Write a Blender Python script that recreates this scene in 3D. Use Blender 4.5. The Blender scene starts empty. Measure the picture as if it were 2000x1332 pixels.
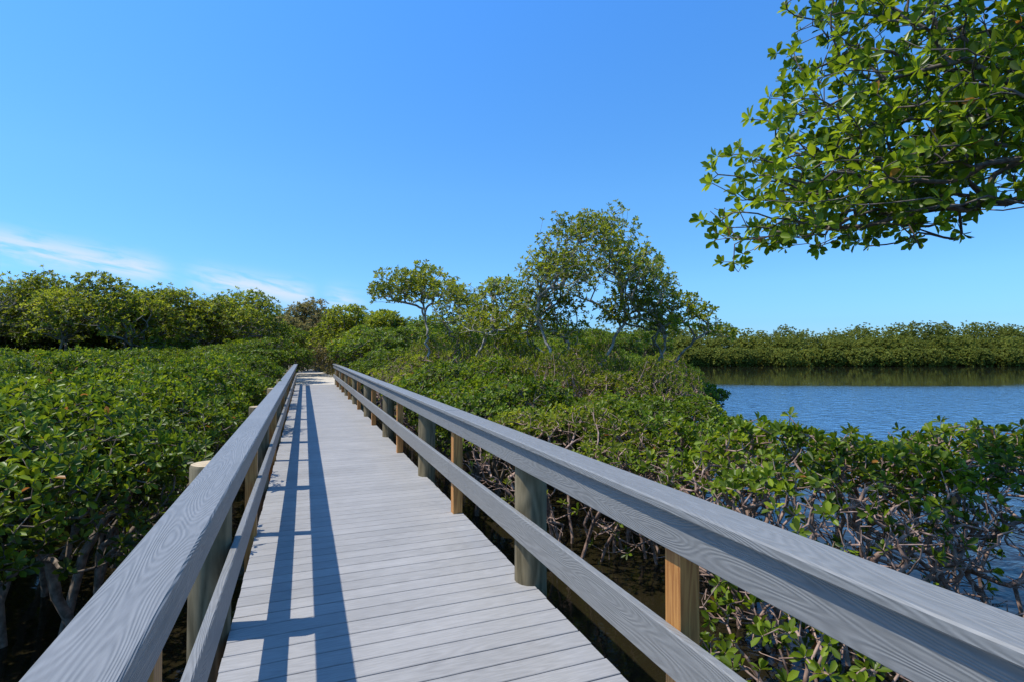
import bpy, math, random
import numpy as np
C = bpy.context.scene.collection
TH = math.radians(21.2); F = 1045.0
ST, CT = math.sin(TH), math.cos(TH)
WATER = -0.9

def P(px, zc, py=687):
    xc = (px-1000)/F*zc
    return (zc*ST+xc*CT, zc*CT-xc*ST, 1.6+(687-py)/F*zc)

# ---------------------------------------------------------------- mesh helpers
def quads_mesh(name, V, Q, mat, parent=None, smooth=False, attr=None):
    me = bpy.data.meshes.new(name)
    V = np.asarray(V, dtype=np.float32); Q = np.asarray(Q, dtype=np.int32)
    me.vertices.add(len(V)); me.vertices.foreach_set('co', V.ravel())
    me.loops.add(Q.size); me.loops.foreach_set('vertex_index', Q.ravel())
    me.polygons.add(len(Q)); me.polygons.foreach_set('loop_start', np.arange(0, Q.size, Q.shape[1], dtype=np.int32))
    if smooth: me.polygons.foreach_set('use_smooth', np.ones(len(Q), dtype=bool))
    me.update(calc_edges=True)
    if attr is not None:
        a = me.attributes.new('rnd', 'FLOAT', 'FACE'); a.data.foreach_set('value', np.asarray(attr, dtype=np.float32))
    me.materials.append(mat)
    o = bpy.data.objects.new(name, me); C.objects.link(o)
    if parent: o.parent = parent
    return o

def poly_mesh(name, V, Fs, mat, parent=None, smooth=False, attr=None):
    me = bpy.data.meshes.new(name); me.from_pydata(V, [], Fs); me.update()
    if smooth:
        for p in me.polygons: p.use_smooth = True
    if attr is not None:
        a = me.attributes.new('rnd', 'FLOAT', 'FACE'); a.data.foreach_set('value', attr)
    me.materials.append(mat)
    o = bpy.data.objects.new(name, me); C.objects.link(o)
    if parent: o.parent = parent
    return o

def tag(o, label=None, cat=None, group=None, kind=None):
    if label: o['label'] = label
    if cat: o['category'] = cat
    if group: o['group'] = group
    if kind: o['kind'] = kind
    return o

def thing(name, loc, label, cat, group=None):
    o = bpy.data.objects.new(name, None); C.objects.link(o); o.location = loc
    o.empty_display_size = .2
    return tag(o, label, cat, group)

# ---------------------------------------------------------------- materials
def newmat(name):
    m = bpy.data.materials.new(name); m.use_nodes = True
    nt = m.node_tree; nt.nodes.clear()
    out = nt.nodes.new('ShaderNodeOutputMaterial')
    b = nt.nodes.new('ShaderNodeBsdfPrincipled')
    nt.links.new(b.outputs[0], out.inputs[0])
    return m, nt, b, out

def N(nt, t, **kw):
    n = nt.nodes.new(t)
    for k, v in kw.items(): setattr(n, k, v)
    return n

def ramp(nt, stops, interp='LINEAR'):
    r = nt.nodes.new('ShaderNodeValToRGB'); r.color_ramp.interpolation = interp
    els = r.color_ramp.elements
    els[0].position, els[0].color = stops[0][0], (*stops[0][1], 1)
    els[1].position, els[1].color = stops[-1][0], (*stops[-1][1], 1)
    for p, c in stops[1:-1]:
        e = els.new(p); e.color = (*c, 1)
    return r

def math_n(nt, op, a, b=None):
    m = nt.nodes.new('ShaderNodeMath'); m.operation = op
    for i, v in enumerate((a, b)):
        if v is None: continue
        if isinstance(v, (int, float)): m.inputs[i].default_value = v
        else: nt.links.new(v, m.inputs[i])
    return m.outputs[0]

def leafmat(name, stops, trans=.25, rough=.42, spec=.3):
    m, nt, b, out = newmat(name)
    at = N(nt, 'ShaderNodeAttribute', attribute_name='rnd')
    r = ramp(nt, stops); nt.links.new(at.outputs['Fac'], r.inputs[0])
    nt.links.new(r.outputs[0], b.inputs['Base Color'])
    b.inputs['Roughness'].default_value = rough
    b.inputs['Specular IOR Level'].default_value = spec
    t = N(nt, 'ShaderNodeBsdfTranslucent')
    hs = N(nt, 'ShaderNodeHueSaturation'); hs.inputs['Value'].default_value = 1.9; hs.inputs['Hue'].default_value = .485
    nt.links.new(r.outputs[0], hs.inputs['Color']); nt.links.new(hs.outputs[0], t.inputs[0])
    mx = N(nt, 'ShaderNodeMixShader'); mx.inputs[0].default_value = trans
    nt.links.new(b.outputs[0], mx.inputs[1]); nt.links.new(t.outputs[0], mx.inputs[2]); nt.links.new(mx.outputs[0], out.inputs[0])
    return m

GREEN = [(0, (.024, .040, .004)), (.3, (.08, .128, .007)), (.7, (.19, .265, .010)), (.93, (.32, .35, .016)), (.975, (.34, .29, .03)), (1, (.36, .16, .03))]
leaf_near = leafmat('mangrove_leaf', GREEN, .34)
leaf_over = leafmat('overhanging_leaf', [(0, (.055, .095, .006)), (.4, (.14, .21, .008)), (.8, (.26, .345, .014)), (.975, (.34, .37, .03)), (.99, (.42, .34, .03)), (1, (.42, .20, .03))], .48, .34)
leaf_tree = leafmat('tree_leaf', [(0, (.075, .10, .007)), (.4, (.16, .20, .012)), (.8, (.27, .31, .02)), (.97, (.36, .34, .03)), (1, (.3, .22, .05))], .5)
leaf_far = leafmat('far_leaf', [(0, (.08, .098, .016)), (.4, (.13, .152, .022)), (.8, (.185, .205, .03)), (1, (.24, .24, .04))], .35, .6, .15)
leaf_dull = leafmat('dull_leaf', [(0, (.13, .125, .03)), (.5, (.24, .215, .065)), (1, (.38, .30, .14))], .4, .6, .15)
grass_m = leafmat('grass_blade', [(0, (.14, .14, .03)), (.5, (.30, .26, .09)), (1, (.50, .41, .21))], .3, .6, .15)

def barkmat(name, c1, c2, scale=18):
    m, nt, b, out = newmat(name)
    tc = N(nt, 'ShaderNodeTexCoord'); no = N(nt, 'ShaderNodeTexNoise'); no.inputs['Scale'].default_value = scale; no.inputs['Detail'].default_value = 4
    nt.links.new(tc.outputs['Object'], no.inputs['Vector'])
    r = ramp(nt, [(.35, c1), (.65, c2)]); nt.links.new(no.outputs['Fac'], r.inputs[0]); nt.links.new(r.outputs[0], b.inputs['Base Color'])
    bp = N(nt, 'ShaderNodeBump'); bp.inputs['Strength'].default_value = .5; bp.inputs['Distance'].default_value = .01
    nt.links.new(no.outputs['Fac'], bp.inputs['Height']); nt.links.new(bp.outputs[0], b.inputs['Normal'])
    b.inputs['Roughness'].default_value = .85
    return m
bark_dark = barkmat('bark_dark', (.08, .06, .042), (.22, .17, .13))
bark_pale = barkmat('bark_pale', (.15, .12, .09), (.46, .42, .36), 7)
bark_mid = barkmat('bark_mid', (.10, .08, .06), (.30, .26, .21), 7)
bark_red = barkmat('bark_reddish', (.14, .08, .055), (.42, .29, .23), 14)
bark_over = barkmat('bark_overhang', (.055, .042, .032), (.18, .14, .11), 30)

def grainmat(name, dark, light, vec, freq, bump, offs_attr=False, blotch=.25, rough=.55, ws=.42, wf=.55, det=1.5):
    """composite board with embossed cathedral grain: contour lines of a stretched noise"""
    m, nt, b, out = newmat(name)
    tc = N(nt, 'ShaderNodeTexCoord'); mp = N(nt, 'ShaderNodeMapping'); mp.inputs['Scale'].default_value = vec
    nt.links.new(tc.outputs['Object'], mp.inputs['Vector'])
    if offs_attr: src = N(nt, 'ShaderNodeAttribute', attribute_name='rnd').outputs['Fac']
    else: src = N(nt, 'ShaderNodeObjectInfo').outputs['Random']
    cb = N(nt, 'ShaderNodeCombineXYZ'); o = math_n(nt, 'MULTIPLY', src, 90.0)
    for i in range(3): nt.links.new(o, cb.inputs[i])
    add = N(nt, 'ShaderNodeVectorMath', operation='ADD'); nt.links.new(mp.outputs[0], add.inputs[0]); nt.links.new(cb.outputs[0], add.inputs[1])
    no = N(nt, 'ShaderNodeTexNoise'); no.inputs['Scale'].default_value = 1; no.inputs['Detail'].default_value = det; no.inputs['Roughness'].default_value = .3
    nt.links.new(add.outputs[0], no.inputs['Vector'])
    s = math_n(nt, 'SINE', math_n(nt, 'MULTIPLY', no.outputs['Fac'], freq))
    s = math_n(nt, 'ADD', math_n(nt, 'MULTIPLY', s, .5), .5)
    fine = N(nt, 'ShaderNodeTexNoise'); fine.inputs['Scale'].default_value = 9; fine.inputs['Detail'].default_value = 5
    nt.links.new(add.outputs[0], fine.inputs['Vector'])
    big = N(nt, 'ShaderNodeTexNoise'); big.inputs['Scale'].default_value = 1.7; big.inputs['Detail'].default_value = 4
    nt.links.new(tc.outputs['Object'], big.inputs['Vector'])
    t = math_n(nt, 'ADD', math_n(nt, 'MULTIPLY', s, ws), math_n(nt, 'MULTIPLY', fine.outputs['Fac'], wf))
    hgt = math_n(nt, 'ADD', math_n(nt, 'MULTIPLY', s, .6), math_n(nt, 'MULTIPLY', fine.outputs['Fac'], .4))
    t = math_n(nt, 'ADD', t, math_n(nt, 'MULTIPLY', math_n(nt, 'SUBTRACT', big.outputs['Fac'], .5), blotch*3))
    t2 = math_n(nt, 'ADD', t, math_n(nt, 'MULTIPLY', math_n(nt, 'SUBTRACT', src, .5), .18))
    r = ramp(nt, [(.05, dark), (.9, light)]); nt.links.new(t2, r.inputs[0]); nt.links.new(r.outputs[0], b.inputs['Base Color'])
    bp = N(nt, 'ShaderNodeBump'); bp.inputs['Strength'].default_value = bump; bp.inputs['Distance'].default_value = .002
    nt.links.new(hgt, bp.inputs['Height']); nt.links.new(bp.outputs[0], b.inputs['Normal'])
    b.inputs['Roughness'].default_value = rough
    return m
rail_m = grainmat('grey_composite_rail', (.145, .145, .138), (.27, .268, .257), (12, 1.5, 12), 135, .8, False, .10, .5, .22, .68, .4)
deck_m = grainmat('grey_composite_deck', (.235, .225, .21), (.41, .392, .368), (1.5, 14, 14), 60, .35, True, .2, .6, .18, .7, .5)
wood_m = grainmat('new_pine_post', (.30, .11, .022), (.62, .30, .08), (22, 22, 1.6), 40, .4)
post_m = grainmat('treated_round_post', (.085, .068, .032), (.27, .215, .12), (9, 9, 1.2), 30, .8, False, .35, .85)
endg_m = grainmat('post_end_grain', (.40, .28, .13), (.66, .50, .28), (6, 6, 6), 60, .3)

def noise_ground(name, c, scale, bump=.5, rough=.95):
    m, nt, b, out = newmat(name)
    tc = N(nt, 'ShaderNodeTexCoord'); no = N(nt, 'ShaderNodeTexNoise'); no.inputs['Scale'].default_value = scale; no.inputs['Detail'].default_value = 8
    nt.links.new(tc.outputs['Object'], no.inputs['Vector'])
    r = ramp(nt, c); nt.links.new(no.outputs['Fac'], r.inputs[0]); nt.links.new(r.outputs[0], b.inputs['Base Color'])
    bp = N(nt, 'ShaderNodeBump'); bp.inputs['Strength'].default_value = bump; bp.inputs['Distance'].default_value = .04
    nt.links.new(no.outputs['Fac'], bp.inputs['Height']); nt.links.new(bp.outputs[0], b.inputs['Normal'])
    b.inputs['Roughness'].default_value = rough
    return m
ground_m = noise_ground('muddy_ground', [(.3, (.04, .034, .018)), (.5, (.09, .08, .04)), (.7, (.17, .15, .08))], 1.4)
sand_m = noise_ground('sand', [(.3, (.42, .37, .29)), (.7, (.68, .62, .52))], 5, .4)

water_m, nt, b, out = newmat('pond_water')
tc = N(nt, 'ShaderNodeTexCoord')
mp = N(nt, 'ShaderNodeMapping'); mp.inputs['Rotation'].default_value = (0, 0, TH); mp.inputs['Scale'].default_value = (.7, 1.0, 1)
nt.links.new(tc.outputs['Object'], mp.inputs['Vector'])
n1 = N(nt, 'ShaderNodeTexNoise'); n1.inputs['Scale'].default_value = 3.0; n1.inputs['Detail'].default_value = 4; n1.inputs['Distortion'].default_value = .5
n2 = N(nt, 'ShaderNodeTexNoise'); n2.inputs['Scale'].default_value = .05; n2.inputs['Detail'].default_value = 2
nt.links.new(mp.outputs[0], n1.inputs['Vector']); nt.links.new(tc.outputs['Object'], n2.inputs['Vector'])
sp = N(nt, 'ShaderNodeSeparateXYZ'); nt.links.new(tc.outputs['Object'], sp.inputs[0])
# calm near the sheltered shrubs and by the far shore, breezy in the open middle of the pond
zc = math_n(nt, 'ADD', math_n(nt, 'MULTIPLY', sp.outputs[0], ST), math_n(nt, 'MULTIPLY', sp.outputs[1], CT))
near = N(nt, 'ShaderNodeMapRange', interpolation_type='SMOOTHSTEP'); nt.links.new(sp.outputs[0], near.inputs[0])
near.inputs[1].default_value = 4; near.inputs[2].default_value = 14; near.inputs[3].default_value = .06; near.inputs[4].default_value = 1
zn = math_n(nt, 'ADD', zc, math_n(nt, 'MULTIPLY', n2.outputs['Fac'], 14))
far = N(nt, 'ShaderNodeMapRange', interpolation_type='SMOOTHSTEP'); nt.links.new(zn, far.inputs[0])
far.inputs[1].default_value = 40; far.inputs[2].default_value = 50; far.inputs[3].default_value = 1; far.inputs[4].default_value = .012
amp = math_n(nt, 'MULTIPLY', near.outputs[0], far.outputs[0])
bp = N(nt, 'ShaderNodeBump'); bp.inputs['Distance'].default_value = .15
nt.links.new(math_n(nt, 'MULTIPLY', n1.outputs['Fac'], amp), bp.inputs['Height']); bp.inputs['Strength'].default_value = .8
nt.links.new(bp.outputs[0], b.inputs['Normal'])
cr = ramp(nt, [(.0, (.016, .013, .006)), (1, (.055, .15, .28))])  # brown shallows; blue end paints the reflected sky into the base colour
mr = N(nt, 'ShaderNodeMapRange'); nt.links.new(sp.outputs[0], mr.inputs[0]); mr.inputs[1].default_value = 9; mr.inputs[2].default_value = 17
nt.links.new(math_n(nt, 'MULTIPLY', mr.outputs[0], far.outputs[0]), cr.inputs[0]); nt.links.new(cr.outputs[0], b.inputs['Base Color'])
b.inputs['Roughness'].default_value = .05
b.inputs['IOR'].default_value = 1.33

# ---------------------------------------------------------------- setting
def path_x(d):
    return .5-.0022*max(0, d-28)**2
def gh(x, y):
    g = -1.5+.15*math.sin(x*.7)*math.sin(y*.6)
    if y > 22:
        d = abs(x-path_x(min(y, 80)))
        w = max(0, min(1, (9-d)/6.5)); w = w*w*(3-2*w)
        e = max(0, min(1, (y-22)/5.2)); e = e*e*(3-2*e)
        g = g*(1-w*e)+(-.07)*w*e
    zc = x*ST+y*CT
    if zc > 100: g = max(g, min(-.7, -1.5+(zc-100)*.3))
    return g
xs = np.unique(np.concatenate([np.linspace(-1200, -60, 14), np.linspace(-60, -12, 20), np.linspace(-12, 14, 45), np.linspace(14, 120, 30), np.linspace(120, 1200, 14)]))
ys = np.unique(np.concatenate([np.linspace(-600, -20, 10), np.linspace(-20, 20, 14), np.linspace(20, 70, 60), np.linspace(70, 200, 40), np.linspace(200, 1500, 14)]))
V = [(x, y, gh(x, y)) for y in ys for x in xs]; nx = len(xs)
Fs = [(j*nx+i, j*nx+i+1, (j+1)*nx+i+1, (j+1)*nx+i) for j in range(len(ys)-1) for i in range(nx-1)]
tag(poly_mesh('ground', V, Fs, ground_m, smooth=True), 'muddy dark ground under the mangroves', 'ground', kind='structure')
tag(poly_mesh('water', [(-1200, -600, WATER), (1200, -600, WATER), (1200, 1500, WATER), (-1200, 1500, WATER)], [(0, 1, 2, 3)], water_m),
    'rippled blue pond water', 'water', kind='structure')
V, Fs = [], []
for i in range(41):
    d = 27.6+i*1.1; c = path_x(d); w = 1.2+min(.5, i*.1)+.2*math.sin(d*1.3)
    V += [(c-w, d, -.045), (c, d, -.03), (c+w, d, -.045)]
    if i: k = 3*i; Fs += [(k-3, k-2, k+1, k), (k-2, k-1, k+2, k+1)]
tag(poly_mesh('path', V, Fs, sand_m, smooth=True), 'pale sandy path beyond the far end of the boardwalk', 'path', kind='structure')

# ---------------------------------------------------------------- boardwalk
Y0, Y1 = -2.2, 27.9
XL, XR = -.39, 1.48
def boxv(V, Fs, x0, x1, y0, y1, z0, z1, ch=0):
    k = len(V)
    if ch:
        V += [(x0, y0, z0), (x1, y0, z0), (x1, y1, z0), (x0, y1, z0), (x0, y0, z1-ch), (x1, y0, z1-ch), (x1, y1, z1-ch), (x0, y1, z1-ch),
              (x0, y0+ch, z1), (x1, y0+ch, z1), (x1, y1-ch, z1), (x0, y1-ch, z1)]
        f = [(3, 2, 1, 0), (0, 1, 5, 4), (1, 2, 6, 5), (2, 3, 7, 6), (3, 0, 4, 7), (4, 5, 9, 8), (6, 7, 11, 10), (8, 9, 10, 11), (5, 6, 10, 9), (7, 4, 8, 11)]
    else:
        V += [(x0, y0, z0), (x1, y0, z0), (x1, y1, z0), (x0, y1, z0), (x0, y0, z1), (x1, y0, z1), (x1, y1, z1), (x0, y1, z1)]
        f = [(3, 2, 1, 0), (0, 1, 5, 4), (1, 2, 6, 5), (2, 3, 7, 6), (3, 0, 4, 7), (4, 5, 6, 7)]
    Fs += [tuple(k+a for a in q) for q in f]
    return len(f)
rr = random.Random(4)
walk = thing('boardwalk', (.545, 12, 0), 'long straight boardwalk deck of grey composite planks', 'boardwalk')
V, Fs, A = [], [], []
y = Y0; BW = .146
while y < Y1:
    n = boxv(V, Fs, XL-.545+rr.uniform(-.004, .004), XR-.545+rr.uniform(-.004, .004), y-12, y+BW-.008-12, -.026, rr.uniform(-.0006, .0004), .003)
    A += [rr.random()]*n; y += BW
poly_mesh('deck', V, Fs, deck_m, walk, attr=A)
for x in (-.30, .53, 1.36):
    V, Fs = [], []; boxv(V, Fs, x-.545-.03, x-.545+.03, Y0-12, Y1-12, -.30, -.03); poly_mesh('stringer', V, Fs, wood_m, walk)

def board(name, prof, y0, y1, mat, parent, ox, oy):
    n = len(prof)
    V = [(x-ox, y0-oy, z) for x, z in prof]+[(x-ox, y1-oy, z) for x, z in prof]
    Fs = [tuple(range(n)), tuple(range(2*n-1, n-1, -1))]+[((i+1) % n, i, i+n, (i+1) % n+n) for i in range(n)]
    return poly_mesh(name, V, Fs, mat, parent)
def rect_prof(x0, x1, z0, z1, c=.005):
    return [(x0+c, z0), (x1-c, z0), (x1, z0+c), (x1, z1-c), (x1-c, z1), (x0+c, z1), (x0, z1-c), (x0, z0+c)]

def round_post(x, y, par, ox, oy, r, seed):
    q = random.Random(seed); n = 20; zs = [-1.7, -.9, -.3, 0, .35, .7, .945, .962]
    ph = q.random()*6; V = []
    for zi, z in enumerate(zs):
        rad = r*(1.0-.012*z) if zi < len(zs)-1 else r*.93
        for k in range(n):
            a = 2*math.pi*k/n; w = 1+.02*math.sin(3*a+ph+z)+.008*math.sin(7*a+z*4)
            V.append((x-ox+rad*w*math.cos(a), y-oy+rad*w*math.sin(a), z))
    Fs = [(i*n+k, i*n+(k+1) % n, (i+1)*n+(k+1) % n, (i+1)*n+k) for i in range(len(zs)-1) for k in range(n)]
    o = poly_mesh('round_post', V, Fs, post_m, par, smooth=True)
    m = len(zs)-1; T = [V[m*n+k] for k in range(n)]; T = [(a, b, .963) for a, b, c in T]+[(x-ox, y-oy, .966)]
    poly_mesh('post_top', T, [(k, (k+1) % n, n) for k in range(n)], endg_m, o)
def square_post(x0, x1, y, par, ox, oy):
    V, Fs = [], []; boxv(V, Fs, x0-ox, x1-ox, y-.047-oy, y+.047-oy, -.5, .975, 0)
    poly_mesh('square_post', V, Fs, wood_m, par)

def railing(side, label):
    s = side
    fx = 1.345 if s > 0 else -.34
    ox = fx+s*.08; oy = 12.0
    t = thing('railing', (ox, oy, 0), label, 'railing')
    def X(a, b): return (min(fx+s*a, fx+s*b), max(fx+s*a, fx+s*b))
    ye = Y1+.15
    cuts = [Y0] + [5.21+5.145*k for k in range(5)]; cuts = [c for c in cuts if c < ye-1]+[ye]
    for i in range(len(cuts)-1):
        a, b_ = cuts[i]+.002, cuts[i+1]-.002
        dz = rr.uniform(-.001, .001); dx = rr.uniform(-.002, .002)
        x0, x1 = X(-.04, .13)
        board('top_rail', rect_prof(x0+dx, x1+dx, .983+dz, 1.02+dz, .006), a, b_, rail_m, t, ox, oy)
        x0, x1 = X(0, .038)
        board('side_board', rect_prof(x0, x1, .82, .980, .004), a, b_, rail_m, t, ox, oy)
        board('lower_rail', rect_prof(x0, x1, .325+dz, .508+dz, .005), a, b_, rail_m, t, ox, oy)
    k = 0
    d = .07
    while d < ye:
        cx = fx+s*(.040+.113)
        round_post(cx, d, t, ox, oy, .113+rr.uniform(-.004, .004), k*7+s)
        d2 = d+1.715
        x0, x1 = X(.0385, .0385+.092)
        if d2 < ye: square_post(x0, x1, d2, t, ox, oy)
        d += 3.43; k += 1
    return t
railing(-1, 'left railing of the boardwalk, grey composite boards with grained flat cap')
railing(1, 'right railing of the boardwalk, grey boards on posts along the pond side')

# ---------------------------------------------------------------- plants
def unit(a):
    return a/np.maximum(np.linalg.norm(a, axis=-1, keepdims=True), 1e-9)

def grow(tips, stems, bf=.35, seg=.16, rng=None, wob=.03, sag=.06):
    cap = 60+sum(len(s) for s in stems)+int(len(tips)*24)
    nd = np.zeros((cap, 3)); par = np.full(cap, -1); pl = np.zeros(cap); n = 0
    for s in stems:
        for i, p in enumerate(s):
            nd[n] = p
            if i: par[n] = n-1; pl[n] = pl[n-1]+np.linalg.norm(nd[n]-nd[n-1])
            else: pl[n] = 0
            n += 1
    ctr = np.mean([s[-1] for s in stems], axis=0)
    order = np.argsort(np.linalg.norm(tips-ctr, axis=1)+rng.random(len(tips))*.3)
    ti = []
    for t in tips[order]:
        d = np.linalg.norm(nd[:n]-t, axis=1)
        cost = d+bf*pl[:n]+np.where(nd[:n, 2] > t[2]+.05, .3, 0)+np.where(par[:n] < 0, 5, 0)
        i = int(np.argmin(cost)); D = d[i]; k = max(1, min(14, int(math.ceil(D/seg))))
        if n+k >= cap: break
        dr = nd[i]-nd[par[i]] if par[i] >= 0 else np.array([0, 0, 1.])
        dr = dr/max(1e-6, np.linalg.norm(dr))
        c = nd[i]+dr*D*.42+np.array([0, 0, -sag*D])
        p = i
        for j in range(1, k+1):
            u = j/k; q = (1-u)**2*nd[i]+2*u*(1-u)*c+u*u*t
            if j < k: q = q+rng.normal(0, wob, 3)*min(1, D)
            nd[n] = q; par[n] = p; pl[n] = pl[p]+np.linalg.norm(q-nd[p]); p = n; n += 1
        ti.append(n-1)
    nd, par = nd[:n], par[:n]
    cnt = np.zeros(n); cnt[ti] = 1
    for j in range(n-1, -1, -1):
        if par[j] >= 0: cnt[par[j]] += cnt[j]
    return nd, par, cnt, np.array(ti)

def tubes(name, nd, par, cnt, mat, parent, r0=.004, pw=.45, rmax=.1, sides=5, minr=0):
    rad = np.minimum(rmax, r0*np.maximum(cnt, 1)**pw)
    c = np.where((par >= 0) & (rad >= minr) & (cnt > 0))[0]; p = par[c]
    a, b = nd[p], nd[c]; d = unit(b-a)
    a = a-d*rad[c][:, None]*.3; b = b+d*rad[c][:, None]*.3
    ref = np.where(np.abs(d[:, 2:3]) < .9, np.array([[0, 0, 1.]]), np.array([[1., 0, 0]]))
    u = unit(np.cross(d, ref)); v = np.cross(d, u)
    ra = np.minimum(rad[p], rad[c]*1.25)[:, None]; rb = rad[c][:, None]
    V = []
    for e, r in ((a, ra), (b, rb)):
        for k in range(sides):
            w = 2*math.pi*k/sides
            V.append(e+r*(math.cos(w)*u+math.sin(w)*v))
    V = np.stack(V, axis=1)
    base = (np.arange(len(c))*2*sides)[:, None]
    Q = np.concatenate([base+np.array([[k, (k+1) % sides, sides+(k+1) % sides, sides+k]]) for k in range(sides)])
    return quads_mesh(name, V.reshape(-1, 3), Q, mat, parent, smooth=True)

def leaves(name, pos, dr, mat, parent, rng, n=7, L=.09, W=.48, spread=(35, 85), up=.6, tone=None):
    M = len(pos); ax = unit(unit(dr)+np.array([0, 0, up]))
    ref = unit(rng.normal(size=(M, 3))); u = unit(np.cross(ax, ref)); v = np.cross(ax, u)
    k = np.arange(n); az = k*2.39996; el = np.radians(spread[0]+(spread[1]-spread[0])*((k+.5)/n))
    az = az[None]+rng.random((M, 1))*6.28+rng.normal(0, .25, (M, n)); el = el[None]+rng.normal(0, .2, (M, n))
    A = (np.cos(el)[..., None]*ax[:, None]+np.sin(el)[..., None]*(np.cos(az)[..., None]*u[:, None]+np.sin(az)[..., None]*v[:, None]))
    A = A.reshape(-1, 3); AX = np.repeat(ax, n, axis=0)
    S = unit(np.cross(A, AX)+rng.normal(0, .25, A.shape)); S = unit(S-A*np.sum(S*A, axis=1, keepdims=True)); Nn = np.cross(S, A)
    l = (L*rng.uniform(.65, 1.15, len(A)))[:, None]; w = l*W
    B = np.repeat(pos, n, axis=0)+A*.006+AX*rng.uniform(-.25, .1, (len(A), 1))*L*.6
    z = l*.09
    pts = [B, B+A*l*.38+S*w*.40+Nn*z, B+A*l*.76+S*w*.46+Nn*z*.8, B+A*l-Nn*z*.9, B+A*l*.76-S*w*.46+Nn*z*.8, B+A*l*.38-S*w*.40+Nn*z]
    V = np.stack(pts, axis=1).reshape(-1, 3); b = (np.arange(len(A))*6)[:, None]
    Q = np.concatenate([b+np.array([[0, 1, 2, 3]]), b+np.array([[0, 3, 4, 5]])])
    t = rng.beta(2, 2.6, len(A))*.85
    if tone is not None: t = t+np.repeat(tone, n)
    t = np.where(rng.random(len(A)) < .005, 1.0, np.clip(t, 0, .95))
    return quads_mesh(name, V, Q, mat, parent, attr=np.concatenate([t, t]))

def stems_for(z0, z1, rng, n=5, spread=.3, reach=.6, k=5):
    out = []
    for i in range(n):
        a = 2*math.pi*(i+rng.random()*.6)/n; sp_ = spread*math.sqrt(rng.random())
        b0 = np.array([sp_*math.cos(a), sp_*math.sin(a), z0])
        e = np.array([reach*math.cos(a)*rng.uniform(.5, 1), reach*math.sin(a)*rng.uniform(.5, 1), z1*rng.uniform(.8, 1.15)])
        pts = []
        for j in range(k):
            u = j/(k-1); q = b0*(1-u)+e*u; q[:2] -= (e[:2]-b0[:2])*.35*math.sin(u*math.pi)
            if 0 < j: q = q+rng.normal(0, .03, 3)
            pts.append(q)
        out.append(pts)
    return out

def bush_tips(n, R, H, rng, side=.45, zlow=.3, ry=None, thick=.2):
    ry = ry or R; m = int(n*(1-side)); th = rng.random(m)*6.283; r = np.sqrt(rng.random(m))
    ph = rng.random(4)*6
    def bump(x, y): return .13*(np.sin(x*3.1+ph[0])*np.sin(y*2.7+ph[1])+.7*np.sin(x*6.3+y*5.1+ph[2]))
    x, y = r*R*np.cos(th), r*ry*np.sin(th)
    z = H*(.97-.24*r**2.6)+bump(x, y)-np.abs(rng.normal(0, thick*.5, m))+np.where(rng.random(m) < .05, rng.random(m)*.16, 0)
    m2 = n-m; t2 = rng.random(m2)*6.283; zz = zlow+(.82-zlow)*rng.random(m2)**.75
    rr_ = (.8+.2*np.sqrt(np.clip((zz-zlow)/(.8-zlow), 0, 1)))*(1+.1*np.sin(t2*4+ph[3])+rng.normal(0, .05, m2))-rng.random(m2)*.18
    x2, y2 = rr_*R*np.cos(t2), rr_*ry*np.sin(t2)
    return np.concatenate([np.stack([x, y, z], 1), np.stack([x2, y2, zz*H], 1)])

def make_bush(name, label, cat, loc, R, H, n, seed, leafm, bark, L=.09, nl=7, side=.45, zlow=.3, ry=None, group=None, r0=.0035, sides=4, rmax=.045, nst=9, tips=None, keep=None, thick=.2, zt=.42):
    rng = np.random.default_rng(seed)
    t = thing(name, loc, label, cat, group)
    if tips is None: tips = bush_tips(n, R, H, rng, side, zlow, ry, thick)
    st = stems_for(-.25, H*.42, rng, nst, R*.55, R*.75, 5)
    nd, par, cnt, ti = grow(tips, st, .25, .15, rng, .03)
    tubes('branches', nd, par, cnt, bark, t, r0, .42, rmax, sides)
    if keep:
        zz = nd[ti][:, 2]/H; pr = keep[0]+(keep[1]-keep[0])*np.clip((zz-keep[2])/.15, 0, 1)
        ti = ti[rng.random(len(ti)) < pr]
    pos = nd[ti]; dr = unit(nd[ti]-nd[par[ti]])
    out = unit(np.stack([pos[:, 0], pos[:, 1], np.zeros(len(pos))], 1))
    tone = .13*np.sin(pos[:, 0]*2.3+seed)*np.sin(pos[:, 1]*2.1)+.05+zt*np.minimum(0, pos[:, 2]/H-.74)  # lower leaves toned darker: shade inside the bush put into leaf colour
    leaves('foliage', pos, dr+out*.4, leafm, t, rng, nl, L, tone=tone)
    return t

def copy_thing(src, loc, rz, sc, label=None, group=None):
    o = src.copy(); C.objects.link(o); o.location = loc; o.rotation_euler = (0, 0, rz); o.scale = sc
    if label: o['label'] = label
    if group: o['group'] = group
    for ch in list(src.children):
        c = ch.copy(); C.objects.link(c); c.parent = o
    return o

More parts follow.
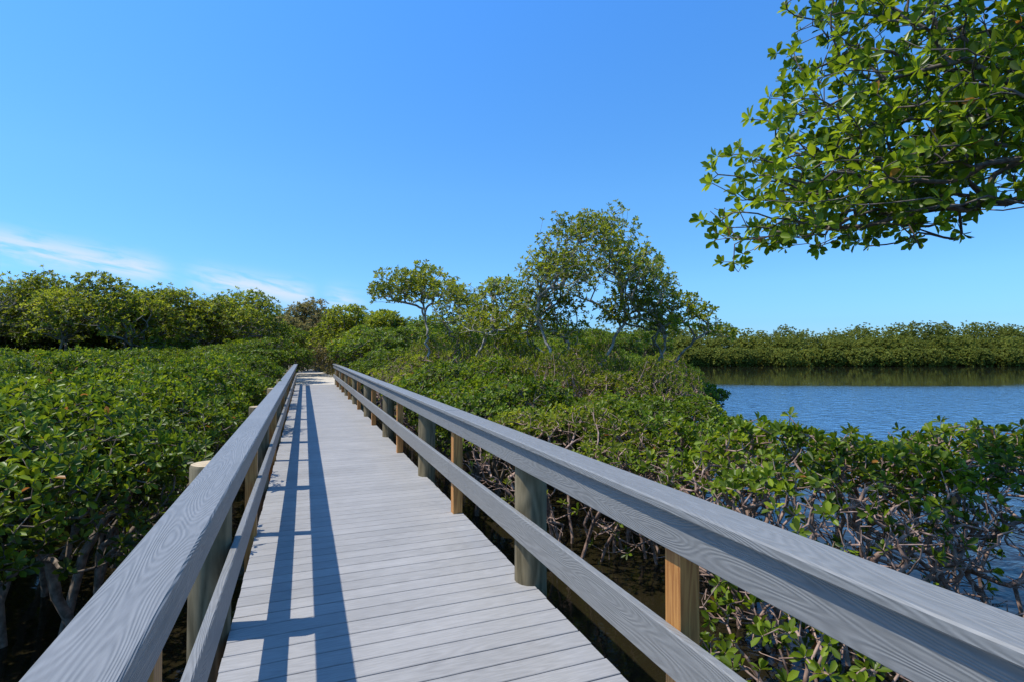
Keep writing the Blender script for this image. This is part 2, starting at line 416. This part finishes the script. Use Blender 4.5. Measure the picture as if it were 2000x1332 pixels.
def make_tree(name, label, base, ztop, zbot, R, n, seed, leafm, bark, L=.12, nl=7, nst=3, ry=None, lobes=9, r0=.006, rmax=.08, group=None, zbase=WATER, lean=(0, 0), sides=5, spread=.25, hollow=.5, lobr=(.3, .48), cat='tree', droop=1.5, stemtop=.6, reach=None):
    """trunks fanning out from the base to a crown made of overlapping leafy lobes"""
    rng = np.random.default_rng(seed)
    t = thing(name, (base[0], base[1], zbase), label, cat, group)
    ry = ry or R; zt, zb = ztop-zbase, zbot-zbase; hz = (zt-zb)/2; cz = zb+hz
    L_ = []
    for i in range(lobes):
        a = 2*math.pi*(i*.618+rng.random()*.1); q = math.sqrt((i+.3)/lobes)*.78
        lr = rng.uniform(*lobr)
        zz = cz+hz*(.66-droop*q*q+rng.normal(0, .14))
        L_.append((lean[0]+R*q*math.cos(a), lean[1]+ry*q*math.sin(a), zz, lr))
    T = []
    for (x, y, z, lr) in L_:
        m = int(n*lr*lr/sum(l[3]**2 for l in L_))
        d = unit(rng.normal(size=(m*3, 3))); d = d[d[:, 2] > -.5][:m]
        rad = lr*(1-hollow*rng.random(len(d))**2)[:, None]
        T.append(np.array([x, y, z])+d*rad*np.array([R, ry, min(hz*1.1, R)]))
    T = np.concatenate(T)
    T[:, 2] = np.minimum(T[:, 2], zt)+rng.normal(0, .03*R, len(T))
    st = stems_for(-.3, max(.6, zb*stemtop), rng, nst, spread, reach or max(R*.38, spread), 6)
    for s in st:
        for j, p in enumerate(s): p[0] += lean[0]*j/5*.7; p[1] += lean[1]*j/5*.7
    nd, par, cnt, ti = grow(T, st, .3, max(.16, R*.09), rng, .035, .02)
    tubes('trunk', nd, par, cnt, bark, t, r0, .44, rmax, sides)
    if nl:
        pos = nd[ti]; dr = unit(nd[ti]-nd[par[ti]])
        tone = .12*np.sin(pos[:, 0]*1.7+seed)+.08*np.sin(pos[:, 2]*3)
        leaves('crown', pos, dr, leafm, t, rng, nl, L, tone=tone)
    return t

# --- low thicket left of the boardwalk
G1 = 'low mangrove bushes packed along the left side of the boardwalk'
lab1 = 'low glossy green mangrove bush in the thicket left of the boardwalk'
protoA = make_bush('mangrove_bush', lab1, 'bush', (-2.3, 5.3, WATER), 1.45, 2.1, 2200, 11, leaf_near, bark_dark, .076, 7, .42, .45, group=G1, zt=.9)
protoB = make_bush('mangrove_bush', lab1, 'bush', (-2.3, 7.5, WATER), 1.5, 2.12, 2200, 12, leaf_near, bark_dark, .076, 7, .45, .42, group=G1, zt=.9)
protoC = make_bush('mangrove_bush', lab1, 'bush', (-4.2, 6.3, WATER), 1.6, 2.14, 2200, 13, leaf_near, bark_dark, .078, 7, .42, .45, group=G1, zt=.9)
protos = [protoA, protoB, protoC]
q = random.Random(9)
for j in range(9):
    for i in range(6):
        y = 5.2+j*2.35+(i % 2)*1.1+q.uniform(-.3, .3); x = -2.3-i*2.2+q.uniform(-.25, .2)
        if (i, j) in ((0, 0), (0, 1), (1, 0)): continue
        if x < -.46*y-3.6: continue
        h = min(1.1, 1.0+.012*(y-5))
        copy_thing(protos[q.randrange(3)], (x, y, WATER), q.random()*6.28, (q.uniform(.95, 1.12), q.uniform(.95, 1.12), h*q.uniform(.92, 1.07)))

# --- low thicket right of the boardwalk
G2 = 'low mangrove bushes packed between the boardwalk and the pond'
lab2 = 'low green mangrove bush in the thicket between boardwalk and pond'
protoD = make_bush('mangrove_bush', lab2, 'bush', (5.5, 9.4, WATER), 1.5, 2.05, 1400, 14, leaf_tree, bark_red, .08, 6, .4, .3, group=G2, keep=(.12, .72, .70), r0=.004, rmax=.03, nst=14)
mixp = [protoA, protoB, protoC, protoD, protoD]
for (x, y, s, h) in [(3.1, 6.1, .85, .91), (3.15, 8.2, .98, .96), (3.2, 10.6, 1.0, 1.06), (3.2, 12.9, 1.0, 1.0), (3.2, 15.2, 1.0, 1.15), (3.3, 17.6, 1.05, 1.05), (3.4, 20.2, 1.1, 1.14), (3.6, 22.8, 1.1, 1.12),
                     (5.3, 7.4, .95, .88), (5.7, 11.6, 1.05, 1.02), (6.0, 14.4, 1.1, 1.2), (6.2, 17, 1.1, 1.28), (6.5, 20, 1.2, 1.35), (7.5, 10.4, 1.05, .96), (8.0, 13.2, 1.1, 1.12), (9.0, 16.4, 1.2, 1.28), (9.6, 20, 1.3, 1.35), (12.2, 18.6, 1.2, 1.1), (10.7, 15.0, 1.05, 1.0)]:
    copy_thing(q.choice(mixp), (x+q.uniform(-.1, .1), y+q.uniform(-.15, .15), WATER), q.random()*6.28, (s*q.uniform(.92, 1.05), s, h*q.uniform(.92, 1.08)), lab2, G2)
for (x, y, s, h) in [(4.5, 12.0, .62, 1.38), (4.7, 15.4, .65, 1.5), (4.2, 18.6, .7, 1.45), (7.0, 12.0, .6, 1.36), (4.4, 9.6, .55, 1.2), (6.6, 8.9, .6, 1.14), (5.6, 10.2, .5, 1.25), (8.9, 11.8, .6, 1.2)]:
    copy_thing(protoD, (x, y, WATER), q.random()*6.28, (s, s, h), 'taller loose twiggy mangrove bush poking above the thicket near the pond side trees', 'taller loose bushes among the right thicket')

# --- near right twiggy bushes
def twig(name, label, loc, R, ry, H, n, seed, keep, L=.084):
    rng = np.random.default_rng(seed)
    a = bush_tips(int(n*.52), R, H, rng, .1, .5, ry, .16)
    b = bush_tips(int(n*.48), R*.97, H*.9, rng, .75, .12, ry, .3)
    return make_bush(name, label, 'bush', loc, R, H, n, seed, leaf_near, bark_red, L, 7, tips=np.concatenate([a, b]), keep=keep, r0=.0038, rmax=.02, sides=5, nst=22, zt=.3)
twig('twiggy_mangrove_bush', 'twiggy mangrove bush with bare reddish branches nearest the right railing', (4.2, 3.5, WATER), 1.35, 1.25, 1.78, 2600, 21, (.09, .6, .72))
twig('twiggy_mangrove_bush', 'wide mangrove bush with bare twigs below its leaves at the right edge of the view', (5.9, 2.9, WATER), 1.6, 1.5, 1.74, 3000, 22, (.08, .6, .72))
twig('twiggy_mangrove_bush', 'small low mangrove sprout growing out of the water beside the right railing', (3.0, 2.5, WATER), .75, .75, .85, 170, 23, (.3, .7, .4))
twig('twiggy_mangrove_bush', 'bushy mangrove with red twigs behind the nearest bush, at the pond edge', (4.3, 5.5, WATER), 1.25, 1.2, 1.6, 1700, 24, (.12, .65, .68))

# --- named trees right of the boardwalk
def TR(px, zc): p = P(px, zc); return (p[0], p[1])
make_tree('mangrove_tree', 'tallest mangrove tree with an airy rounded crown and pale forked trunks beside the pond', TR(1165, 12), 4.85, 1.3, 1.95, 1900, 31, leaf_tree, bark_pale, .086, 6, 7, lobes=34, r0=.0032, rmax=.034, spread=.9, hollow=.8, lobr=(.2, .29), droop=1.25)
make_tree('mangrove_tree', 'small mangrove tree with dark crown and pale slanting trunk, left of the tallest tree', TR(820, 17), 4.35, 2.1, 1.5, 700, 32, leaf_tree, bark_pale, .11, 7, 3, lobes=12, r0=.004, rmax=.036, spread=.5, lean=(-.2, 0), droop=1.1)
make_tree('mangrove_tree', 'thin mangrove tree with yellowish crown right beside the dark crowned small tree', TR(905, 16), 3.6, 1.5, 1.2, 420, 36, leaf_tree, bark_pale, .10, 6, 4, lobes=11, r0=.0035, rmax=.03, spread=.6)
make_tree('mangrove_tree', 'low leafy mangrove tree between the small trees and the tallest tree', TR(985, 13.5), 3.45, 1.2, 1.4, 850, 33, leaf_tree, bark_pale, .095, 6, 5, lobes=17, r0=.0035, rmax=.03, spread=.8, lobr=(.22, .34))
make_tree('mangrove_tree', 'sparse low mangrove tree at the pond side, right of the tallest tree', TR(1330, 12.5), 2.9, 1.4, 1.2, 330, 34, leaf_tree, bark_mid, .10, 6, 4, lobes=13, r0=.0035, rmax=.024, spread=.6, lobr=(.22, .3))
make_tree('mangrove_tree', 'young bright green mangrove in front of the tallest tree trunks, on its left side', TR(1070, 12.6), 3.1, 1.1, 1.1, 380, 35, leaf_tree, bark_pale, .095, 6, 4, lobes=9, r0=.0035, rmax=.028, spread=.5)
make_tree('mangrove_tree', 'young mangrove filling the right flank of the tallest tree', TR(1250, 12.6), 3.4, 1.3, 1.1, 400, 37, leaf_tree, bark_pale, .095, 6, 4, lobes=10, r0=.0035, rmax=.028, spread=.6)

# --- trees behind the left thicket
for (px, zc, top, R, sd, lab) in [(-70, 27, 545, 3.0, 41, 'broad mangrove tree at the left edge of the view behind the thicket'),
                              (75, 27, 532, 3.1, 42, 'wide domed mangrove tree with tangled trunks, leftmost full crown behind the thicket'),
                              (195, 26, 540, 3.0, 43, 'rounded mangrove tree second from the left behind the thicket'),
                              (325, 29, 562, 3.1, 44, 'mangrove tree with ragged top in the middle of the left tree line'),
                              (460, 31, 568, 3.2, 45, 'domed mangrove tree nearest the left side of the path end')]:
    make_tree('mangrove_tree', lab, TR(px, zc), 1.6+(687-top)/F*zc, .4, R, 2000, sd, leaf_tree, bark_mid, .155, 7, 8, lobes=34, r0=.0060, rmax=.055, spread=2.0, zbase=-.8, hollow=.5, sides=4, lobr=(.22, .34), droop=1.2)
for (px, zc, top, R, sd, lab, lm) in [(605, 48, 577, 2.5, 51, 'tall olive tree standing beyond the end of the path', leaf_dull),
                              (680, 37, 602, 2.5, 52, 'round green tree right of the sandy path', leaf_tree),
                              (750, 33, 612, 2.0, 53, 'bushy green tree behind the small dark crowned mangrove', leaf_tree),
                              (555, 44, 622, 2.2, 54, 'dull olive shrubby tree left of the sandy path', leaf_dull),
                              (640, 60, 612, 3.2, 55, 'distant olive tree closing off the path', leaf_dull),
                              (530, 60, 608, 3.4, 56, 'distant green tree behind the left tree line', leaf_tree)]:
    make_tree('mangrove_tree' if lm is leaf_tree else 'coastal_tree', lab, TR(px, zc), 1.6+(687-top)/F*zc, .0, R, 1100, sd, lm, bark_dark, .2, 7, 5, lobes=18, r0=.007, rmax=.08, spread=.8, zbase=-.6, hollow=.4, sides=4)
G3 = 'taller mangrove bushes in the middle distance behind the right trees'
lab3 = 'mangrove bush in the middle distance behind the trees right of the path'
for (px, zc, top) in [(800, 34, 632), (870, 38, 640), (935, 36, 645), (1000, 42, 645), (1060, 40, 650), (1120, 46, 648), (1180, 44, 655), (1235, 50, 655), (845, 27, 655), (770, 26, 650), (960, 28, 665), (1080, 30, 672), (1190, 33, 685)]:
    x, y = TR(px, zc); H = 1.6+(687-top)/F*zc+.8
    s = H/2.0
    copy_thing(protos[q.randrange(3)], (x, y, -.8), q.random()*6.28, (s*1.15, s*1.15, s), lab3, G3)
G5 = 'tall mangrove bushes at the feet of the left tree line'
lab5 = 'taller mangrove bush at the feet of the left tree line'
for (px, zc, top) in [(-90, 24, 688), (-20, 24, 690), (60, 24, 692), (150, 24, 688), (230, 24, 692), (310, 25, 688), (390, 26, 683), (450, 26, 680), (505, 28, 665), (-60, 33, 610), (40, 34, 610), (120, 34, 612), (200, 34, 612), (260, 35, 610), (390, 36, 615), (500, 37, 632)]:
    x, y = TR(px, zc); H = 1.6+(687-top)/F*zc+.9
    s = H/2.05
    copy_thing(protos[q.randrange(3)], (x, y, -.9), q.random()*6.28, (s*1.15, s*1.15, s), lab5, G5)
G4 = 'dry scrubby bushes lining the sandy path'
lab4 = 'dry olive scrubby bush beside the sandy path beyond the boardwalk'
dull = make_bush('scrub_bush', lab4, 'bush', (-3.0, 31.5, -.12), 1.3, 1.5, 900, 15, leaf_dull, bark_pale, .11, 6, .5, .15, group=G4, r0=.005)
dull.scale = (.6, .6, .7)
for (x, y, s) in [(-3.6, 34.5, .8), (-4.2, 38, 1.0), (-5.4, 42, 1.3), (3.1, 30.0, .6), (3.2, 34, 1.0), (3.0, 38.5, 1.2), (2.4, 43.5, 1.5), (1.4, 50, 1.9), (-3.2, 28.0, .55), (-6.2, 47, 1.8), (3.4, 27.4, .75), (-1.6, 56, 1.9), (-3.8, 53, 1.7)]:
    copy_thing(dull, (x, y, -.12), q.random()*6.28, (s, s, s*1.1), lab4, G4)
G6 = 'green bushes behind the dry scrub by the path'
lab6 = 'green mangrove bush behind the dry scrub at the end of the boardwalk'
for (x, y, s) in [(-6.6, 33, 1.2), (-6.8, 42, 1.3), (5.2, 28.5, 1.05), (5.8, 33, 1.3), (5.2, 38, 1.4), (-2.5, 62, 1.6), (-5.6, 29, .9)]:
    copy_thing(protos[q.randrange(3)], (x, y, -.3), q.random()*6.28, (s, s, s), lab6, G6)

# --- bare dead shrubs
make_tree('bare_shrub', 'bare twiggy dead shrub rising beside the small dark crowned mangrove', TR(905, 17.5), 4.0, 2.0, .7, 150, 61, leaf_tree, bark_pale, nl=0, nst=3, lobes=5, r0=.003, rmax=.025, cat='dead shrub')
make_tree('bare_shrub', 'bare twiggy dead tree at the far left edge above the thicket', TR(-5, 17), 4.3, 1.8, .8, 140, 62, leaf_tree, bark_dark, nl=0, nst=3, lobes=5, r0=.003, rmax=.03, cat='dead shrub')

# --- overhanging tree, top right
rng = np.random.default_rng(71)
cx, cy, cz0 = 4.52, 2.03, 2.30
OT = np.array([6.2, 1.1, WATER])
t = thing('overhanging_tree', tuple(OT), 'mangrove tree reaching over the pond side from the upper right with large glossy leaves', 'tree')
n = 2300
d = unit(rng.normal(size=(n*2, 3))); d[:, 2] = np.abs(d[:, 2])*.98; d = d[:n]
d[:, 0] = np.where(rng.random(n) < .72, -np.abs(d[:, 0]), np.abs(d[:, 0]))
rad = 1-.66*rng.random(n)**1.15
g = (rad*(1+.05*np.sin(np.arctan2(d[:, 2], d[:, 0])*9)))[:, None]*d*np.array([2.16, 1.1, 2.35])
g[:, 2] += rng.normal(0, .05, n)+.05*np.sin(g[:, 0]*4)+.17*np.clip(g[:, 0]+1.7, 0, 2.5)
tips = np.stack([cx+g[:, 0]*CT+g[:, 1]*ST, cy-g[:, 0]*ST+g[:, 1]*CT, cz0+g[:, 2]], 1)-OT
stem = [np.array(p)-OT for p in [(6.2, 1.1, -1.3), (6.15, 1.1, -.3), (6.05, 1.15, .7), (5.9, 1.2, 1.5), (5.6, 1.35, 2.15), (5.2, 1.6, 2.62)]]
stem2 = [np.array(p)-OT for p in [(6.25, 1.15, -1.3), (6.2, 1.2, .5), (6.1, 1.3, 1.6), (5.9, 1.5, 2.5), (5.5, 1.6, 3.1)]]
nd, par, cnt, ti = grow(tips, [stem, stem2], .22, .12, rng, .025, -.03)
tubes('trunk', nd, par, cnt, bark_over, t, .0026, .42, .045, 6)
ti = ti[rng.random(len(ti)) < .8]
leaves('crown', nd[ti], unit(nd[ti]-nd[par[ti]]), leaf_over, t, rng, 7, .080, .52, (30, 88), .35, tone=.12*np.sin(nd[ti][:, 0]*3))

# --- far wood across the pond (one mass)
rng = np.random.default_rng(81)
Pn, Dn, Tn = [], [], []
def far_crowns(cnt_, pxa, pxb, zca, zcb, topf, R0, base=-.9, den=150, low=-.1):
    for i in range(cnt_):
        px = rng.uniform(pxa, pxb); f = rng.random(); zc = zca+(zcb-zca)*f
        x, y, _ = P(px, zc); top = topf(px, f)*rng.uniform(.94, 1.05); R = R0*rng.uniform(.7, 1.3)
        dd = unit(rng.normal(size=(den*3, 3))); dd = dd[dd[:, 2] > low][:den]; m_ = len(dd)
        hh = (top-base)/(1-low)
        pts = np.array([x, y, top-hh])+dd*np.array([R, R, hh])*(1-.25*rng.random((m_, 1)))
        Pn.append(pts); Dn.append(dd); Tn.append(np.full(m_, rng.normal(0, .13)))
far_crowns(85, 1230, 2350, 93.5, 96, lambda p, f: 2.2, 2.1, den=330, low=-.8)
far_crowns(100, 1230, 2350, 97, 104, lambda p, f: 4.4, 2.9, den=260)
far_crowns(120, 1150, 2400, 104, 120, lambda p, f: 7.0+.7*math.sin(p*.011)+.3*math.sin(p*.05), 3.2, den=260)
far_crowns(80, 780, 1270, 60, 90, lambda p, f: 3.2+1.5*f, 2.6, low=-.7, den=230)
far_crowns(90, -250, 760, 58, 85, lambda p, f: 5.4+1.4*f, 3.2, low=-.6, den=190)
pos = np.concatenate(Pn); dr = np.concatenate(Dn); tn = np.concatenate(Tn)
o = leaves('far_wood', pos, dr, leaf_far, None, rng, 5, .36, .7, (20, 80), .3, tone=tn)
tag(o, 'dense mangrove wood lining the far shore of the pond', 'wood', kind='stuff')

# --- grass by the path
rng = np.random.default_rng(91); n = 12000
d = rng.uniform(26.5, 60, n); s = np.where(rng.random(n) < .5, -1, 1); off = 1.6+np.abs(rng.normal(0, 1.3, n))
x = np.array([path_x(v) for v in d])+s*off; h = rng.uniform(.2, .7, n)*np.clip((off-1.2)*.8, .2, 1.3)
a = rng.random(n)*6.28; w = .018; z = np.array([gh(p, q_) for p, q_ in zip(x, d)])-.02
ln = rng.normal(0, .12, (n, 2))
b0 = np.stack([x-w*np.cos(a), d-w*np.sin(a), z], 1); b1 = np.stack([x+w*np.cos(a), d+w*np.sin(a), z], 1)
t0 = np.stack([x+ln[:, 0]+.003, d+ln[:, 1], z+h], 1); t1 = np.stack([x+ln[:, 0]-.003, d+ln[:, 1], z+h], 1)
V = np.stack([b0, b1, t0, t1], 1).reshape(-1, 3); Q = (np.arange(n)*4)[:, None]+np.array([[0, 1, 2, 3]])
tag(quads_mesh('grass', V, Q, grass_m, attr=rng.random(n)), 'rough tan and green grass along the sandy path', 'grass', kind='stuff')

# ---------------------------------------------------------------- light, sky, camera
ldir = (.54, -.13, -1.0)
import mathutils
sun = bpy.data.lights.new('sun', 'SUN'); sun.energy = 5.0; sun.angle = math.radians(.53); sun.color = (1, .955, .87)
so = bpy.data.objects.new('sun', sun); C.objects.link(so)
so.rotation_euler = mathutils.Vector(ldir).to_track_quat('-Z', 'Y').to_euler()
el = math.atan2(1, math.hypot(.54, .13)); az = math.atan2(-.54, .13)
w = bpy.data.worlds.new('World'); bpy.context.scene.world = w; w.use_nodes = True
nt = w.node_tree; nt.nodes.clear()
out = nt.nodes.new('ShaderNodeOutputWorld'); bg = nt.nodes.new('ShaderNodeBackground'); nt.links.new(bg.outputs[0], out.inputs[0])
sky = nt.nodes.new('ShaderNodeTexSky'); sky.sky_type = 'NISHITA'; sky.sun_disc = False; sky.sun_elevation = el; sky.sun_rotation = az
sky.air_density = 1.0; sky.dust_density = .3; sky.ozone_density = 3.0
hs = N(nt, 'ShaderNodeHueSaturation'); hs.inputs['Saturation'].default_value = 1.2
nt.links.new(sky.outputs[0], hs.inputs['Color'])
tc = N(nt, 'ShaderNodeTexCoord'); sp = N(nt, 'ShaderNodeSeparateXYZ'); nt.links.new(tc.outputs['Generated'], sp.inputs[0])
X, Y, Z = sp.outputs
gr = ramp(nt, [(0, (.20, .36, .62)), (.05, (.215, .375, .63)), (.12, (.32, .485, .67)), (.28, (.45, .63, .72)), (.55, (.50, .76, .94)), (1, (.4, .55, .65))])
nt.links.new(Z, gr.inputs[0])
sc = N(nt, 'ShaderNodeVectorMath', operation='SCALE'); nt.links.new(gr.outputs[0], sc.inputs[0]); sc.inputs['Scale'].default_value = 3.0
ml = N(nt, 'ShaderNodeVectorMath', operation='MULTIPLY'); nt.links.new(hs.outputs[0], ml.inputs[0]); nt.links.new(sc.outputs[0], ml.inputs[1])
z0 = math_n(nt, 'SUBTRACT', .098, math_n(nt, 'MULTIPLY', X, .12))
dz = math_n(nt, 'SUBTRACT', Z, z0)
cb = N(nt, 'ShaderNodeCombineXYZ')
nt.links.new(math_n(nt, 'MULTIPLY', X, 12), cb.inputs[0]); nt.links.new(math_n(nt, 'MULTIPLY', math_n(nt, 'ADD', dz, math_n(nt, 'MULTIPLY', X, .06)), 60), cb.inputs[2])
no = N(nt, 'ShaderNodeTexNoise'); no.inputs['Scale'].default_value = 1.0; no.inputs['Detail'].default_value = 8; no.inputs['Roughness'].default_value = .58; no.inputs['Distortion'].default_value = .4
nt.links.new(cb.outputs[0], no.inputs['Vector'])
def gauss(v, c, wd):
    return math_n(nt, 'POWER', 2.718, math_n(nt, 'MULTIPLY', math_n(nt, 'POWER', math_n(nt, 'ABSOLUTE', math_n(nt, 'DIVIDE', math_n(nt, 'SUBTRACT', v, c), wd)), 2), -1))
g = gauss(dz, 0.0, .019)
for c, wd in ((-.185, .03), (.025, .022)):
    g = math_n(nt, 'MULTIPLY', g, math_n(nt, 'SUBTRACT', 1, math_n(nt, 'MULTIPLY', gauss(X, c, wd), .9)))
mr = N(nt, 'ShaderNodeMapRange', interpolation_type='SMOOTHSTEP'); nt.links.new(X, mr.inputs[0])
mr.inputs[1].default_value = .12; mr.inputs[2].default_value = .04; mr.inputs[3].default_value = 0; mr.inputs[4].default_value = 1
fr = math_n(nt, 'GREATER_THAN', Y, 0)
cl = N(nt, 'ShaderNodeMapRange', interpolation_type='SMOOTHSTEP'); nt.links.new(no.outputs['Fac'], cl.inputs[0])
cl.inputs[1].default_value = .32; cl.inputs[2].default_value = .60
m = math_n(nt, 'MULTIPLY', math_n(nt, 'MULTIPLY', g, mr.outputs[0]), math_n(nt, 'MULTIPLY', fr, cl.outputs[0]))
m = math_n(nt, 'MULTIPLY', m, .85)
mix = N(nt, 'ShaderNodeMix', data_type='RGBA'); nt.links.new(m, mix.inputs[0]); nt.links.new(ml.outputs[0], mix.inputs[6]); mix.inputs[7].default_value = (7.4, 8.4, 9.6, 1)
nt.links.new(mix.outputs[2], bg.inputs[0]); bg.inputs[1].default_value = .1

cam = bpy.data.cameras.new('camera'); cam.sensor_width = 36; cam.lens = 36*F/2000; cam.clip_start = .05; cam.clip_end = 4000
co = bpy.data.objects.new('camera', cam); C.objects.link(co)
co.location = (0, 0, 1.6); co.rotation_euler = (math.radians(90+1.15), 0, -TH)
bpy.context.scene.camera = co
vs = bpy.context.scene.view_settings; vs.view_transform = 'Standard'; vs.look = 'None'; vs.exposure = 0; vs.gamma = 1
